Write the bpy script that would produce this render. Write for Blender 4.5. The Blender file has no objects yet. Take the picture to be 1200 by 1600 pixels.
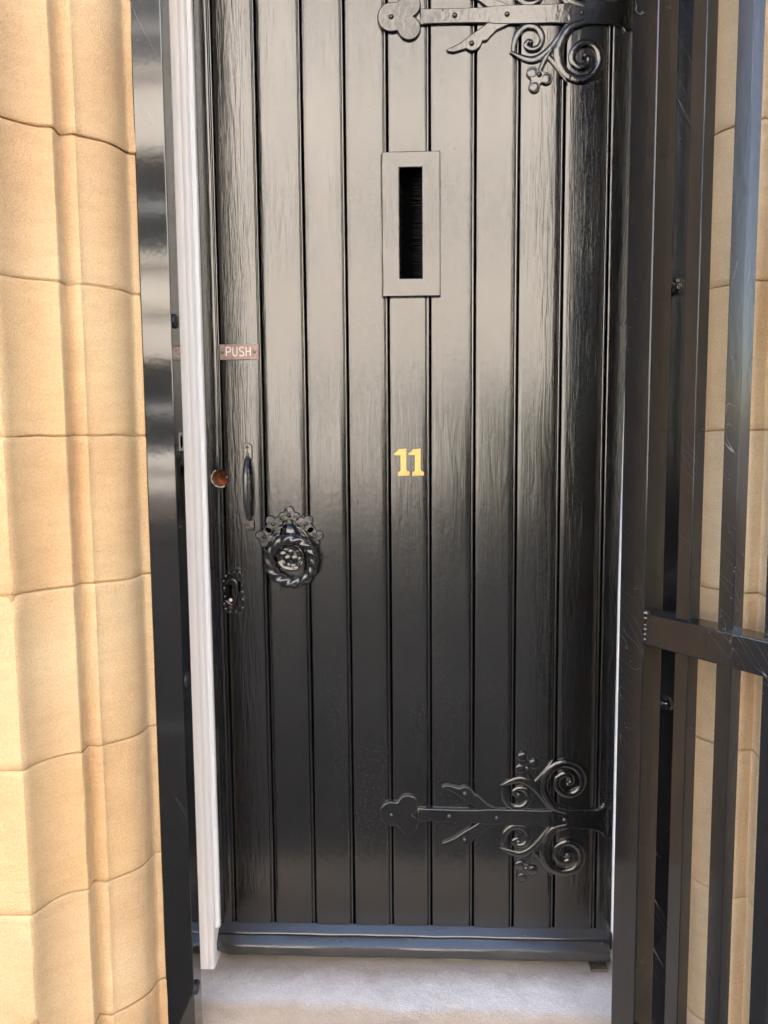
import bpy, bmesh, math, random
from mathutils import Vector, Matrix, noise

random.seed(11)
R = math.radians
scene = bpy.context.scene
col = scene.collection

# ------------------------------------------------------------------ camera
CZ = 1.34                       # lens height above the pavement, door face is the plane y = 0
CAM = Vector((0.0, -1.6, CZ))
YAW, PITCH, ROLL, FPX = 0.03795, -0.09835, 0.00809, 1240.15
def cam_axes():
    cy, sy, cp, sp = math.cos(YAW), math.sin(YAW), math.cos(PITCH), math.sin(PITCH)
    f = Vector((-sy * cp, cy * cp, sp)); r = Vector((cy, sy, 0)); d = f.cross(r)
    cr, sr = math.cos(ROLL), math.sin(ROLL)
    return cr * r + sr * d, -sr * r + cr * d, f
AX_R, AX_D, AX_F = cam_axes()
cam_data = bpy.data.cameras.new('camera')
cam = bpy.data.objects.new('camera', cam_data); col.objects.link(cam)
cam_data.sensor_fit = 'VERTICAL'; cam_data.sensor_height = 36; cam_data.lens = FPX / 1600 * 36
cam_data.clip_start = 0.05; cam_data.clip_end = 2000
m = Matrix.Identity(4)
for i in range(3):
    m[i][0], m[i][1], m[i][2], m[i][3] = AX_R[i], -AX_D[i], -AX_F[i], CAM[i]
cam.matrix_world = m
scene.camera = cam

# ------------------------------------------------------------------ light
SUN_EL, SUN_AZ = R(40), R(-32)     # sun stands behind this building and lights the far side of the street
world = bpy.data.worlds.new('World'); scene.world = world; world.use_nodes = True
wn = world.node_tree.nodes; wl = world.node_tree.links
bg = wn['Background']; bg.inputs['Strength'].default_value = 0.13
sky = wn.new('ShaderNodeTexSky'); sky.sky_type = 'NISHITA'; sky.sun_disc = False
sky.sun_elevation = SUN_EL; sky.sun_rotation = SUN_AZ
sky.air_density = 1.0; sky.dust_density = 2.0; sky.ozone_density = 1.0
wl.new(sky.outputs[0], bg.inputs['Color'])
sd = bpy.data.lights.new('sun', 'SUN'); sd.energy = 5.0; sd.angle = R(0.53); sd.color = (1.0, 0.97, 0.93)
so = bpy.data.objects.new('sun', sd); col.objects.link(so)
sun_dir = Vector((math.sin(SUN_AZ) * math.cos(SUN_EL), math.cos(SUN_AZ) * math.cos(SUN_EL), math.sin(SUN_EL)))
so.rotation_euler = sun_dir.to_track_quat('Z', 'Y').to_euler(); so.location = (0, 6, 20)
vs = scene.view_settings
vs.view_transform = 'Standard'; vs.look = 'None'; vs.gamma = 1; vs.use_curve_mapping = False
vs.exposure = 3.3
scene.cycles.max_bounces = 4; scene.cycles.diffuse_bounces = 3; scene.cycles.glossy_bounces = 3
scene.cycles.caustics_reflective = False; scene.cycles.caustics_refractive = False
scene.cycles.use_adaptive_sampling = True; scene.cycles.adaptive_threshold = 0.03
scene.cycles.use_denoising = True

# ------------------------------------------------------------------ helpers
def link(o, parent=None):
    col.objects.link(o)
    if parent: o.parent = parent
    return o
def tag(o, label=None, cat=None, group=None, kind=None):
    for k, v in (('label', label), ('category', cat), ('group', group), ('kind', kind)):
        if v: o[k] = v
    return o
def thing(name, loc, label, cat, group=None):
    o = bpy.data.objects.new(name, None); o.location = loc; o.empty_display_size = 0.1
    link(o); return tag(o, label, cat, group)
def world_off(p):
    v = Vector((0, 0, 0))
    while p: v = v + p.location; p = p.parent
    return v
def part(name, verts, faces, mat, parent=None, smooth=False, kind=None, auto=None):
    """verts are in world metres; they are stored relative to the parent chain"""
    off = world_off(parent)
    me = bpy.data.meshes.new(name)
    me.from_pydata([Vector(v) - off for v in verts], [], faces)
    bm = bmesh.new(); bm.from_mesh(me); bmesh.ops.recalc_face_normals(bm, faces=bm.faces)
    if smooth:
        for f in bm.faces: f.smooth = len(f.verts) <= 4
        if auto is not None:
            for e in bm.edges:
                if len(e.link_faces) == 2 and e.calc_face_angle(0) > R(auto): e.smooth = False
    bm.to_mesh(me); bm.free()
    me.materials.append(mat)
    o = bpy.data.objects.new(name, me); link(o, parent)
    if kind: o['kind'] = kind
    return o
class MB:
    def __init__(s): s.v = []; s.f = []
    def add(s, v, f):
        n = len(s.v); s.v += [Vector(q) for q in v]; s.f += [[i + n for i in q] for q in f]; return s
    def box(s, x0, x1, y0, y1, z0, z1):
        return s.add([(x, y, z) for x in (x0, x1) for y in (y0, y1) for z in (z0, z1)],
                     [(0, 1, 3, 2), (4, 6, 7, 5), (0, 4, 5, 1), (2, 3, 7, 6), (0, 2, 6, 4), (1, 5, 7, 3)])
    def bbox(s, x0, x1, y0, y1, z0, z1, b):
        """box with chamfered edges"""
        c = Vector(((x0 + x1) / 2, (y0 + y1) / 2, (z0 + z1) / 2)); h = ((x1 - x0) / 2, (y1 - y0) / 2, (z1 - z0) / 2)
        bm = bmesh.new(); bmesh.ops.create_cube(bm, size=1)
        for v in bm.verts: v.co = Vector((v.co.x * 2 * h[0], v.co.y * 2 * h[1], v.co.z * 2 * h[2])) + c
        bmesh.ops.bevel(bm, geom=bm.edges[:], offset=b, segments=3, profile=0.5, affect='EDGES')
        bm.verts.index_update()
        s.add([v.co.copy() for v in bm.verts], [[v.index for v in f.verts] for f in bm.faces]); bm.free(); return s
    def lathe(s, prof, c, axis='Y', n=20, sx=1, sz=1):
        """prof: list of (radius, height towards the viewer)"""
        v = []; f = []
        for r, h in prof:
            for k in range(n):
                a = 2 * math.pi * k / n
                if axis == 'Y': v.append((c[0] + r * math.cos(a) * sx, c[1] - h, c[2] + r * math.sin(a) * sz))
                elif axis == 'X': v.append((c[0] + h, c[1] + r * math.cos(a), c[2] + r * math.sin(a)))
                else: v.append((c[0] + r * math.cos(a), c[1] + r * math.sin(a), c[2] + h))
        m_ = len(prof)
        for i in range(m_ - 1):
            for k in range(n):
                k2 = (k + 1) % n
                f.append((i * n + k, i * n + k2, (i + 1) * n + k2, (i + 1) * n + k))
        f.append(list(range(n))); f.append(list(range((m_ - 1) * n, m_ * n)))
        return s.add(v, f)
    def build(s, name, mat, parent=None, **k): return part(name, s.v, s.f, mat, parent, **k)

def catmull(p, n=8):
    q = [p[0] * 2 - p[1]] + p + [p[-1] * 2 - p[-2]] if isinstance(p[0], Vector) else None
    out = []
    for i in range(1, len(q) - 2):
        a, b, c, d = q[i - 1], q[i], q[i + 1], q[i + 2]
        for k in range(n):
            t = k / n
            out.append(0.5 * ((2 * b) + (c - a) * t + (2 * a - 5 * b + 4 * c - d) * t * t + (3 * b - a - 3 * c + d) * t ** 3))
    out.append(q[-2].copy()); return out
def sweep(mb, pts, y, h, n=8, seg=6, skirt=0.0):
    """half-round relief band on a plane facing -y; pts = (x, z, halfwidth)"""
    P = catmull([Vector(p) for p in pts], n)
    v = []; f = []; w = seg + 1
    for i, p in enumerate(P):
        a = P[max(i - 1, 0)]; b = P[min(i + 1, len(P) - 1)]
        t = Vector((b.x - a.x, b.y - a.y)); t.normalize(); nx, nz = -t.y, t.x
        hw = max(p.z, 0.0003)
        for k in range(w):
            ang = math.pi * k / seg
            cx = math.cos(ang); cx = math.copysign(abs(cx) ** 0.75, cx); sy = math.sin(ang) ** 0.42
            v.append((p.x + nx * hw * cx, y - skirt - h * sy * min(1, hw / 0.004 + 0.35), p.y + nz * hw * cx))
        v.append((p.x - nx * hw, y + 0.001, p.y - nz * hw)); v.append((p.x + nx * hw, y + 0.001, p.y + nz * hw))
    W = w + 2
    for i in range(len(P) - 1):
        for k in range(W):
            k2 = (k + 1) % W
            f.append((i * W + k, i * W + k2, (i + 1) * W + k2, (i + 1) * W + k))
    f.append(list(range(W))); f.append(list(range((len(P) - 1) * W, len(P) * W)))
    mb.add(v, f)
def plate(mb, poly, y, h, bev=0.0012):
    """polygon (x, z) standing h proud of plane y, with a rounded upper edge"""
    n = len(poly); area = sum(poly[i][0] * poly[(i + 1) % n][1] - poly[(i + 1) % n][0] * poly[i][1] for i in range(n))
    if area < 0: poly = poly[::-1]
    def inset(d):
        o = []
        for i in range(n):
            a, b, c = Vector(poly[i - 1]), Vector(poly[i]), Vector(poly[(i + 1) % n])
            e1 = (b - a).normalized(); e2 = (c - b).normalized()
            n1 = Vector((-e1.y, e1.x)); n2 = Vector((-e2.y, e2.x)); k = n1 + n2
            k = k / max(k.dot(n1), 0.35); o.append(b + k * d)
        return o
    rings = [(poly, 0.001), (poly, -(h - bev)), (inset(bev * 0.35), -(h - bev * 0.3)), (inset(bev), -h)]
    v = []; f = []
    for pl, dy in rings: v += [(q[0], y + dy, q[1]) for q in pl]
    for r in range(3):
        for i in range(n):
            j = (i + 1) % n; f.append((r * n + i, r * n + j, (r + 1) * n + j, (r + 1) * n + i))
    f.append([3 * n + i for i in range(n)]); f.append([i for i in range(n)])
    mb.add(v, f)
def union(circles, c, n=56):
    """outline of overlapping discs (x, z, r), seen from a point c inside all of them"""
    out = []
    for k in range(n):
        a = 2 * math.pi * k / n; d = Vector((math.cos(a), math.sin(a))); best = 0.0005
        for x, z, r in circles:
            q = Vector((x - c[0], z - c[1])); b = d.dot(q); disc = b * b - q.dot(q) + r * r
            if disc > 0: best = max(best, b + math.sqrt(disc))
        out.append((c[0] + d.x * best, c[1] + d.y * best))
    return out
def dome(mb, x, z, r, y, h, n=14, flat=0.0):
    prof = [(r, -0.001)] + [(r * math.cos(a) if a < 1.5 else r * 0.02, h * math.sin(a) + 0.0) for a in [k * math.pi / 2 / 5 for k in range(6)]]
    mb.lathe(prof, (x, y, z), 'Y', n)
def cut(o, cutter_mb):
    """boolean-subtract a closed cutter (world coordinates) from part o"""
    c = cutter_mb.build('cutter', o.data.materials[0]); bpy.context.view_layer.update()
    md = o.modifiers.new('cut', 'BOOLEAN'); md.operation = 'DIFFERENCE'; md.object = c; md.solver = 'EXACT'
    dg = bpy.context.evaluated_depsgraph_get()
    me = bpy.data.meshes.new_from_object(o.evaluated_get(dg))
    o.modifiers.clear(); o.data = me
    bpy.data.objects.remove(c)
def on_plane(u, v, y=0.0):
    """measured position in the photograph -> metres (x, z) on a wall plane parallel to the door"""
    w = AX_R * ((u - 600) / FPX) + AX_D * ((v - 800) / FPX) + AX_F
    t = (y - CAM.y) / w.y
    return CAM.x + w.x * t, CAM.z + w.z * t

# ------------------------------------------------------------------ materials
def mat(name):
    m_ = bpy.data.materials.new(name); m_.use_nodes = True
    return m_, m_.node_tree.nodes, m_.node_tree.links, m_.node_tree.nodes['Principled BSDF']
class NT:
    def __init__(s, nodes, links): s.n = nodes; s.l = links; s.geo = nodes.new('ShaderNodeNewGeometry')
    def pos(s, sx=1, sy=1, sz=1, off=(0, 0, 0)):
        mp = s.n.new('ShaderNodeMapping'); mp.inputs['Scale'].default_value = (sx, sy, sz); mp.inputs['Location'].default_value = off
        s.l.new(s.geo.outputs['Position'], mp.inputs[0]); return mp.outputs[0]
    def noise(s, vec, scale, detail=4, rough=0.55, dist=0.0):
        t = s.n.new('ShaderNodeTexNoise'); s.l.new(vec, t.inputs['Vector'])
        t.inputs['Scale'].default_value = scale; t.inputs['Detail'].default_value = detail
        t.inputs['Roughness'].default_value = rough; t.inputs['Distortion'].default_value = dist; return t.outputs[0]
    def voro(s, vec, scale, feat='F1', rnd=1.0):
        t = s.n.new('ShaderNodeTexVoronoi'); t.feature = feat; s.l.new(vec, t.inputs['Vector'])
        t.inputs['Scale'].default_value = scale; t.inputs['Randomness'].default_value = rnd; return t.outputs['Distance']
    def ramp(s, fac, stops, interp='LINEAR'):
        r = s.n.new('ShaderNodeValToRGB'); s.l.new(fac, r.inputs[0]); e = r.color_ramp.elements; r.color_ramp.interpolation = interp
        while len(e) < len(stops): e.new(0.5)
        for k, (p, c) in enumerate(stops):
            e[k].position = p; e[k].color = c if len(c) == 4 else (*c, 1)
        return r.outputs[0]
    def val(s, fac, a, b, lo=0.0, hi=1.0):
        r = s.n.new('ShaderNodeMapRange'); s.l.new(fac, r.inputs[0])
        for k, x in zip((1, 2, 3, 4), (a, b, lo, hi)): r.inputs[k].default_value = x
        return r.outputs[0]
    def math(s, op, a, b=None):
        r = s.n.new('ShaderNodeMath'); r.operation = op
        for k, x in enumerate((a, b)):
            if x is None: continue
            if isinstance(x, (int, float)): r.inputs[k].default_value = x
            else: s.l.new(x, r.inputs[k])
        return r.outputs[0]
    def mix(s, fac, a, b, mode='MIX'):
        r = s.n.new('ShaderNodeMix'); r.data_type = 'RGBA'; r.blend_type = mode
        if isinstance(fac, (int, float)): r.inputs[0].default_value = fac
        else: s.l.new(fac, r.inputs[0])
        for k, x in ((6, a), (7, b)):
            if isinstance(x, tuple): r.inputs[k].default_value = (*x, 1) if len(x) == 3 else x
            else: s.l.new(x, r.inputs[k])
        return r.outputs[2]
    def bump(s, h, dist, strength=1.0, prev=None):
        b = s.n.new('ShaderNodeBump'); b.inputs['Strength'].default_value = strength; b.inputs['Distance'].default_value = dist
        s.l.new(h, b.inputs['Height'])
        if prev: s.l.new(prev, b.inputs['Normal'])
        return b.outputs[0]
    def sep(s):
        x = s.n.new('ShaderNodeSeparateXYZ'); s.l.new(s.geo.outputs['Position'], x.inputs[0]); return x.outputs

def paint(name, rough=0.2, base=(0.004, 0.0039, 0.0039), grain=0.0, peel=0.0, drip=0.0, dust=0.3, scratch=0.0, seed=0.0, flat=False, spec=0.5, haze=0.002, coat=1.0):
    """old gloss paint; flat=True maps the relief on the x-z plane of the door (cheaper 2D textures)"""
    m_, n, l, b = mat(name); t = NT(n, l)
    x = t.sep(); cb = n.new('ShaderNodeCombineXYZ'); l.new(x[0], cb.inputs[0])
    l.new(x[2], cb.inputs[1])
    if not flat: l.new(x[1], cb.inputs[2])
    dim = '2D' if flat else '3D'
    def mp(sx, sz, o=0.0):
        q = n.new('ShaderNodeMapping'); q.inputs['Scale'].default_value = (sx, sz, sx); q.inputs['Location'].default_value = (seed + o, seed * 1.7, o)
        l.new(cb.outputs[0], q.inputs[0]); return q.outputs[0]
    def ns(vec, scale, detail, rough_=0.55, dist=0.0):
        o = t.noise(vec, scale, detail, rough_, dist); o.node.noise_dimensions = dim; return o
    def vo(vec, scale):
        o = t.voro(vec, scale); o.node.voronoi_dimensions = dim; return o
    big = ns(mp(6, 2.4, 3.0), 1.0, 2)
    h = None
    def acc(q, k):
        nonlocal h
        q = t.math('MULTIPLY', q, k); h = q if h is None else t.math('ADD', h, q)
    if grain:
        acc(t.math('MULTIPLY', ns(mp(420, 13), 1.0, 2, 0.7, 0.35), t.val(big, 0.3, 0.7, 0.45, 1.15)), grain)
        acc(ns(mp(70, 7, 7.0), 1.0, 1, 0.6, 0.8), grain * 1.5)
    if peel: acc(ns(mp(1, 0.6), 120, 1), peel)
    if drip:
        acc(t.math('MULTIPLY', t.val(vo(mp(1, 0.5, 2.0), 85), 0.0, 0.25, 1.0, 0.0), t.val(ns(mp(1, 1, 9.0), 12, 1), 0.54, 0.66)), drip)
    if h is not None:
        nm = t.bump(h, 1.0); l.new(nm, b.inputs['Normal']); l.new(nm, b.inputs['Coat Normal'])
    mk = t.math('MULTIPLY', t.val(vo(mp(1, 1, 5.0), 75), 0.035, 0.055, 1.0, 0.0), t.val(big, 0.42, 0.66, 0.0, dust))
    c = t.mix(mk, tuple(base[k] + (0.5, 0.47, 0.43)[k] * haze for k in range(3)), (0.42, 0.40, 0.37))
    if scratch:
        vs_ = n.new('ShaderNodeVectorRotate'); vs_.inputs['Angle'].default_value = 0.5; vs_.rotation_type = 'Y_AXIS'
        l.new(t.geo.outputs['Position'], vs_.inputs['Vector'])
        q = n.new('ShaderNodeMapping'); q.inputs['Scale'].default_value = (90, 30, 1.6); l.new(vs_.outputs[0], q.inputs[0])
        ln = t.noise(q.outputs[0], 1.0, 0, 0.4, 0.0)
        ln = t.val(t.math('ABSOLUTE', t.math('SUBTRACT', ln, 0.5)), 0.0, 0.004, 1.0, 0.0)
        c = t.mix(t.math('MULTIPLY', t.math('MULTIPLY', ln, t.val(big, 0.52, 0.62)), scratch), c, (0.5, 0.49, 0.47))
    l.new(c, b.inputs['Base Color'])
    l.new(t.val(big, 0.3, 0.75, rough * 0.8, rough * 1.25), b.inputs['Roughness'])
    b.inputs['Specular IOR Level'].default_value = spec
    b.inputs['Coat Weight'].default_value = coat; b.inputs['Coat IOR'].default_value = 1.52; b.inputs['Coat Roughness'].default_value = rough * 0.8
    return m_

def stone(name, base, dark, light, stain=0.0, grain=0.0011):
    m_, n, l, b = mat(name); t = NT(n, l)
    big = t.noise(t.pos(1, 1, 0.8), 3.2, 2, 0.6)
    c = t.ramp(big, [(0.28, dark), (0.52, base), (0.75, light)])
    fine = t.noise(t.pos(), 420, 1, 0.7)
    c = t.mix(0.26, c, t.ramp(fine, [(0.3, (0.35, 0.35, 0.35)), (0.6, (1, 1, 1))]), 'MULTIPLY')
    mid = t.noise(t.pos(1, 1, 3.5), 16, 2, 0.6)
    c = t.mix(0.2, c, t.ramp(mid, [(0.35, (0.72, 0.66, 0.6)), (0.6, (1, 1, 1))]), 'MULTIPLY')
    oi = n.new('ShaderNodeObjectInfo')
    c = t.mix(0.5, c, t.ramp(oi.outputs['Random'], [(0.0, (0.86, 0.74, 0.62)), (0.5, (1, 1, 1)), (1.0, (1.0, 0.93, 0.80))]), 'MULTIPLY')
    if stain:
        s1 = t.noise(t.pos(46, 12, 2.6), 1.0, 4, 0.6)
        x = t.sep()
        ax = t.math('ABSOLUTE', x[0])
        band = t.val(t.math('ABSOLUTE', t.math('SUBTRACT', ax, 0.474)), 0.0, 0.016, 1.0, 0.0)
        low = t.val(x[2], 1.5, 0.5, 0.15, 1.0)
        mk = t.math('MULTIPLY', t.math('MULTIPLY', t.val(s1, 0.38, 0.62), band), t.math('MULTIPLY', low, stain))
        c = t.mix(mk, c, (0.20, 0.165, 0.15))
        pit = t.val(t.voro(t.pos(1, 1, 0.6), 15), 0.03, 0.075, 1.0, 0.0)
        pm = t.val(t.noise(t.pos(), 6, 2), 0.58, 0.62)
        c = t.mix(t.math('MULTIPLY', t.math('MULTIPLY', pit, pm), 0.7), c, (0.12, 0.10, 0.09))
    l.new(c, b.inputs['Base Color'])
    b.inputs['Roughness'].default_value = 0.88; b.inputs['Specular IOR Level'].default_value = 0.25
    nm = t.bump(t.noise(t.pos(1, 1, 1.6), 26, 3, 0.6), grain * 1.6, 0.8)
    nm = t.bump(t.noise(t.pos(1, 1, 1.5), 300, 2, 0.65), grain, 1.0, nm)
    l.new(nm, b.inputs['Normal'])
    return m_
def plain(name, color, rough=0.6, metal=0.0, var=0.15, scale=30, bump=0.0, spec=0.5):
    m_, n, l, b = mat(name); t = NT(n, l)
    f = t.noise(t.pos(), scale, 4)
    c = t.ramp(f, [(0.3, tuple(x * (1 - var) for x in color)), (0.7, tuple(min(1, x * (1 + var)) for x in color))])
    l.new(c, b.inputs['Base Color']); b.inputs['Roughness'].default_value = rough; b.inputs['Metallic'].default_value = metal; b.inputs['Specular IOR Level'].default_value = spec
    if bump: l.new(t.bump(t.noise(t.pos(), scale * 3, 4), bump), b.inputs['Normal'])
    return m_

M_BOARDS = [paint('black_board_paint_%d' % k, rough=0.21, grain=0.00024, peel=0.00010, drip=0.0, dust=0.3, seed=k * 3.7, flat=True) for k in range(4)]
M_IRON = paint('black_iron_paint', rough=0.2, peel=0.00045, drip=0.0005, dust=0.5, seed=5.0)
M_RING = paint('worn_black_iron', rough=0.26, base=(0.012, 0.012, 0.013), peel=0.0005, dust=0.3, seed=8.0)
M_BAR = paint('weather_bar_paint', rough=0.32, grain=0.0003, peel=0.0004, drip=0.0005, dust=1.0, seed=2.0, haze=0.03)
M_POST = paint('gloss_post_paint', rough=0.085, peel=0.00004, dust=0.8, scratch=0.25, seed=1.0, spec=0.5, coat=0.9)
M_GATE = paint('satin_gate_paint', rough=0.13, base=(0.010, 0.0096, 0.010), peel=0.00005, dust=1.0, scratch=0.45, seed=3.0, spec=0.4, coat=0.35)
M_HANDLE = paint('grey_handle_paint', rough=0.3, base=(0.03, 0.032, 0.036), peel=0.0003, dust=0.2, seed=4.0)
M_STONE = stone('honey_sandstone', (0.645, 0.435, 0.235), (0.585, 0.365, 0.185), (0.68, 0.50, 0.29), stain=0.45, grain=0.0012)
M_STONE_LIFTED = stone('lifted_cream_sandstone', (0.72, 0.545, 0.345), (0.66, 0.47, 0.28), (0.76, 0.60, 0.40), stain=0.3, grain=0.0013)  # creamier stone, also lightened in colour to offset the gate leaf's shade
M_MORTAR = stone('sandy_mortar', (0.48, 0.31, 0.16), (0.38, 0.24, 0.12), (0.56, 0.38, 0.21))
M_FACADE = stone('pale_facade_stone', (0.73, 0.675, 0.60), (0.66, 0.60, 0.52), (0.78, 0.73, 0.66), grain=0.002)
M_WOOD = plain('raw_orange_wood', (0.26, 0.085, 0.03), 0.8, var=0.85, scale=110)  # raw wood; strong dark mottling put in as shading inside the bore hole
M_BRASS = plain('pale_brass', (0.56, 0.36, 0.125), 0.42, 0.6, 0.12, 120, 0.0003)
M_LETTER = plain('cream_enamel', (0.64, 0.59, 0.50), 0.5)
M_COPPER = plain('tarnished_copper_plate', (0.26, 0.185, 0.168), 0.42, 0.35, 0.25, 160, 0.0002)
M_STEEL = plain('dull_screw_steel', (0.16, 0.13, 0.11), 0.4, 0.6, 0.4, 300)
M_GREYMETAL = plain('grey_bracket_metal', (0.42, 0.40, 0.37), 0.5, 0.4, 0.2, 90)
M_RUBBER = plain('black_rubber', (0.02, 0.02, 0.022), 0.45, var=0.3, scale=200)
M_BRISTLE = plain('black_bristle', (0.005, 0.004, 0.004), 0.6, var=0.4, scale=500, spec=0.15)
M_VOID = plain('painted_cavity_shade', (0.002, 0.002, 0.002), 1.0, spec=0.0)  # near-black colour standing in for shade inside keyholes, bolt holes, slot and hall
M_SEAL = plain('grey_brush_seal', (0.5, 0.49, 0.49), 0.9, var=0.5, scale=600)
M_GLASS = plain('dark_window_glass', (0.02, 0.024, 0.028), 0.06)
M_SASH = plain('white_sash_paint', (0.72, 0.71, 0.68), 0.4)
M_SLATE = plain('roof_slate', (0.12, 0.12, 0.13), 0.7)

def white_paint():
    m_, n, l, b = mat('white_gloss_paint'); t = NT(n, l)
    f = t.noise(t.pos(30, 30, 3), 1.0, 4)
    c = t.ramp(f, [(0.3, (0.86, 0.85, 0.85)), (0.65, (0.90, 0.89, 0.89))])
    l.new(c, b.inputs['Base Color']); b.inputs['Roughness'].default_value = 0.32
    nm = t.bump(t.noise(t.pos(140, 60, 7), 1.0, 2, 0.6), 0.0003)
    nm = t.bump(t.noise(t.pos(1, 1, 0.5), 45, 2), 0.0011, 1.0, nm)
    l.new(nm, b.inputs['Normal']); return m_
M_WHITE = white_paint()
def step_mat():
    m_, n, l, b = mat('cement_washed_step'); t = NT(n, l); x = t.sep()
    wob = t.noise(t.pos(1, 1, 1), 9, 5, 0.65)
    yy = t.math('ADD', x[1], t.val(wob, 0.3, 0.7, -0.014, 0.014))
    yy = t.math('ADD', yy, t.math('MULTIPLY', x[0], 0.018))
    worn = t.val(yy, -0.165, -0.138, 0.85, 0.0)                       # bare sandstone nosing in front of the cement wash
    grey = t.ramp(t.noise(t.pos(), 14, 6, 0.7), [(0.3, (0.62, 0.585, 0.56)), (0.5, (0.73, 0.695, 0.67)), (0.72, (0.80, 0.765, 0.74))])
    sand = t.ramp(t.noise(t.pos(), 22, 5), [(0.3, (0.60, 0.45, 0.31)), (0.7, (0.70, 0.55, 0.40))])
    c = t.mix(worn, grey, sand)
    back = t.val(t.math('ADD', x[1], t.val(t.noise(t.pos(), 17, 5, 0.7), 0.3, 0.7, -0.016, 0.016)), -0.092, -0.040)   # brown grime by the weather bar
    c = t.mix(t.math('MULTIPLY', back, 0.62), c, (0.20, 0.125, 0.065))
    gr = t.noise(t.pos(), 500, 3, 0.7)
    c = t.mix(0.6, c, t.ramp(gr, [(0.3, (0.45, 0.45, 0.45)), (0.6, (1, 1, 1))]), 'MULTIPLY')
    sp = t.val(t.voro(t.pos(), 120), 0.0, 0.1, 1.0, 0.0); pm = t.val(t.noise(t.pos(), 14, 3), 0.52, 0.62)
    c = t.mix(t.math('MULTIPLY', sp, pm), c, (0.75, 0.72, 0.68))
    l.new(c, b.inputs['Base Color']); b.inputs['Roughness'].default_value = 0.85
    nm = t.bump(t.noise(t.pos(), 26, 4), 0.0025); nm = t.bump(t.noise(t.pos(), 330, 2, 0.7), 0.0010, 1.0, nm)
    l.new(nm, b.inputs['Normal']); return m_
M_STEP = step_mat()

# ------------------------------------------------------------------ ground and street
M_ROAD = plain('asphalt', (0.05, 0.05, 0.052), 0.85, var=0.3, scale=60)
M_PAVE = plain('paving_stone', (0.055, 0.052, 0.05), 0.85, var=0.2, scale=12)
M_KERB = plain('kerb_stone', (0.22, 0.21, 0.20), 0.8)
tag(MB().add([(-400, -400, -0.13), (400, -400, -0.13), (400, 400, -0.13), (-400, 400, -0.13)], [(0, 1, 2, 3)]).build('road', M_ROAD), kind='structure')
tag(MB().box(-40, 40, -2.35, 0.3, -0.3, 0.0).build('pavement', M_PAVE), kind='structure')
tag(MB().box(-40, 40, -2.50, -2.352, -0.3, -0.004).build('kerb', M_KERB), kind='structure')
tag(MB().box(-40, 40, -11.4, -9.3, -0.3, 0.0).build('pavement', M_PAVE), kind='structure')
tag(MB().box(-40, 40, -9.298, -9.15, -0.3, -0.004).build('kerb', M_KERB), kind='structure')

# ------------------------------------------------------------------ the sandstone doorway
WALL_Y = -0.447                                   # face of the street wall
WALLX = 0.96                                      # outer edge of the jamb stones
def jamb_profile():
    """plan of the left jamb (x, y) from the wall face inwards to the reveal"""
    d = lambda v: v - 1.6
    p = [(-WALLX, WALL_Y), (-0.75, WALL_Y), (-0.64, WALL_Y), (-0.604, WALL_Y), (-0.6005, d(1.156))]
    for k in range(1, 10):                        # hollow
        a = k / 9; p.append((-0.600 + 0.058 * (1 - math.cos(a * math.pi / 2)) * 0.75 + 0.058 * a * 0.25, d(1.156) + 0.068 * (math.sin(a * math.pi / 2) * 0.72 + a * 0.28)))
    p += [(-0.5405, d(1.2265)), (-0.5400, d(1.230)), (-0.5425, d(1.250)), (-0.541, d(1.2535)), (-0.536, d(1.2525)), (-0.522, d(1.2505)), (-0.518, d(1.2525)), (-0.5165, d(1.2560))]
    p += [(-0.509, d(1.2620)), (-0.498, d(1.2725)), (-0.489, d(1.282)), (-0.481, d(1.293)), (-0.4755, d(1.304)), (-0.472, d(1.317)), (-0.4705, d(1.331)), (-0.469, d(1.3395)), (-0.466, d(1.343)), (-0.460, d(1.3445)), (-0.457, d(1.347))]
    p += [(-0.457, -0.15), (-0.457, 0.10)]
    return p
PROF = jamb_profile()
def jamb_block(parent, side, z0, z1, seed):
    gap = 0.0012; n = len(PROF); zs = [z0 + gap, z0 + gap + 0.0025] + [z0 + (z1 - z0) * k / 18 for k in range(1, 18)] + [z1 - gap - 0.0025, z1 - gap]
    v = []; rng = random.Random(seed); ox, oy = rng.uniform(-0.0012, 0.0012), rng.uniform(-0.0015, 0.0015)
    for i, z in enumerate(zs):
        e = 0.0022 if i in (0, len(zs) - 1) else 0.0
        for k, (x, y) in enumerate(PROF):
            q = Vector((x * 14 + seed * 3, y * 14, z * 9))
            dn = noise.noise(q) * 0.0022 + noise.noise(q * 4) * 0.0008
            zz = z
            if k in (3, 4): dn += max(0, noise.noise(Vector((z * 16, seed * 5, 2))) - 0.18) * 0.016
            if k in (14, 15): dn += max(0, noise.noise(Vector((z * 19, seed * 7, 9))) - 0.25) * 0.008
            if i < 2 or i > len(zs) - 3: zz += noise.noise(Vector((x * 22, y * 22, round((z0 if i < 2 else z1) * 50)))) * 0.0020
            back = k == 0 or k >= n - 2
            v.append((side * -1 * (x + ox + (0 if back else -(e + dn) * 0.55)), y + oy + (0 if k >= n - 2 else (e + dn) * 0.8), zz))
    for z in (zs[0], zs[-1]): v.append((side * WALLX, 0.10, z))
    f = []; m_ = len(zs)
    for i in range(m_ - 1):
        for k in range(n - 1): f.append((i * n + k, i * n + k + 1, (i + 1) * n + k + 1, (i + 1) * n + k))
    a, b = m_ * n, m_ * n + 1
    f.append([k for k in range(n)] + [a]); f.append([(m_ - 1) * n + k for k in range(n)] + [b])
    f.append([i * n for i in range(m_)] + [b, a]); f.append([i * n + n - 1 for i in range(m_)] + [b, a])
    return part('stone_block', v, f, M_STONE if side < 0 else M_STONE_LIFTED, parent, smooth=True, auto=38)
TOPZ = 2.47
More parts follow.
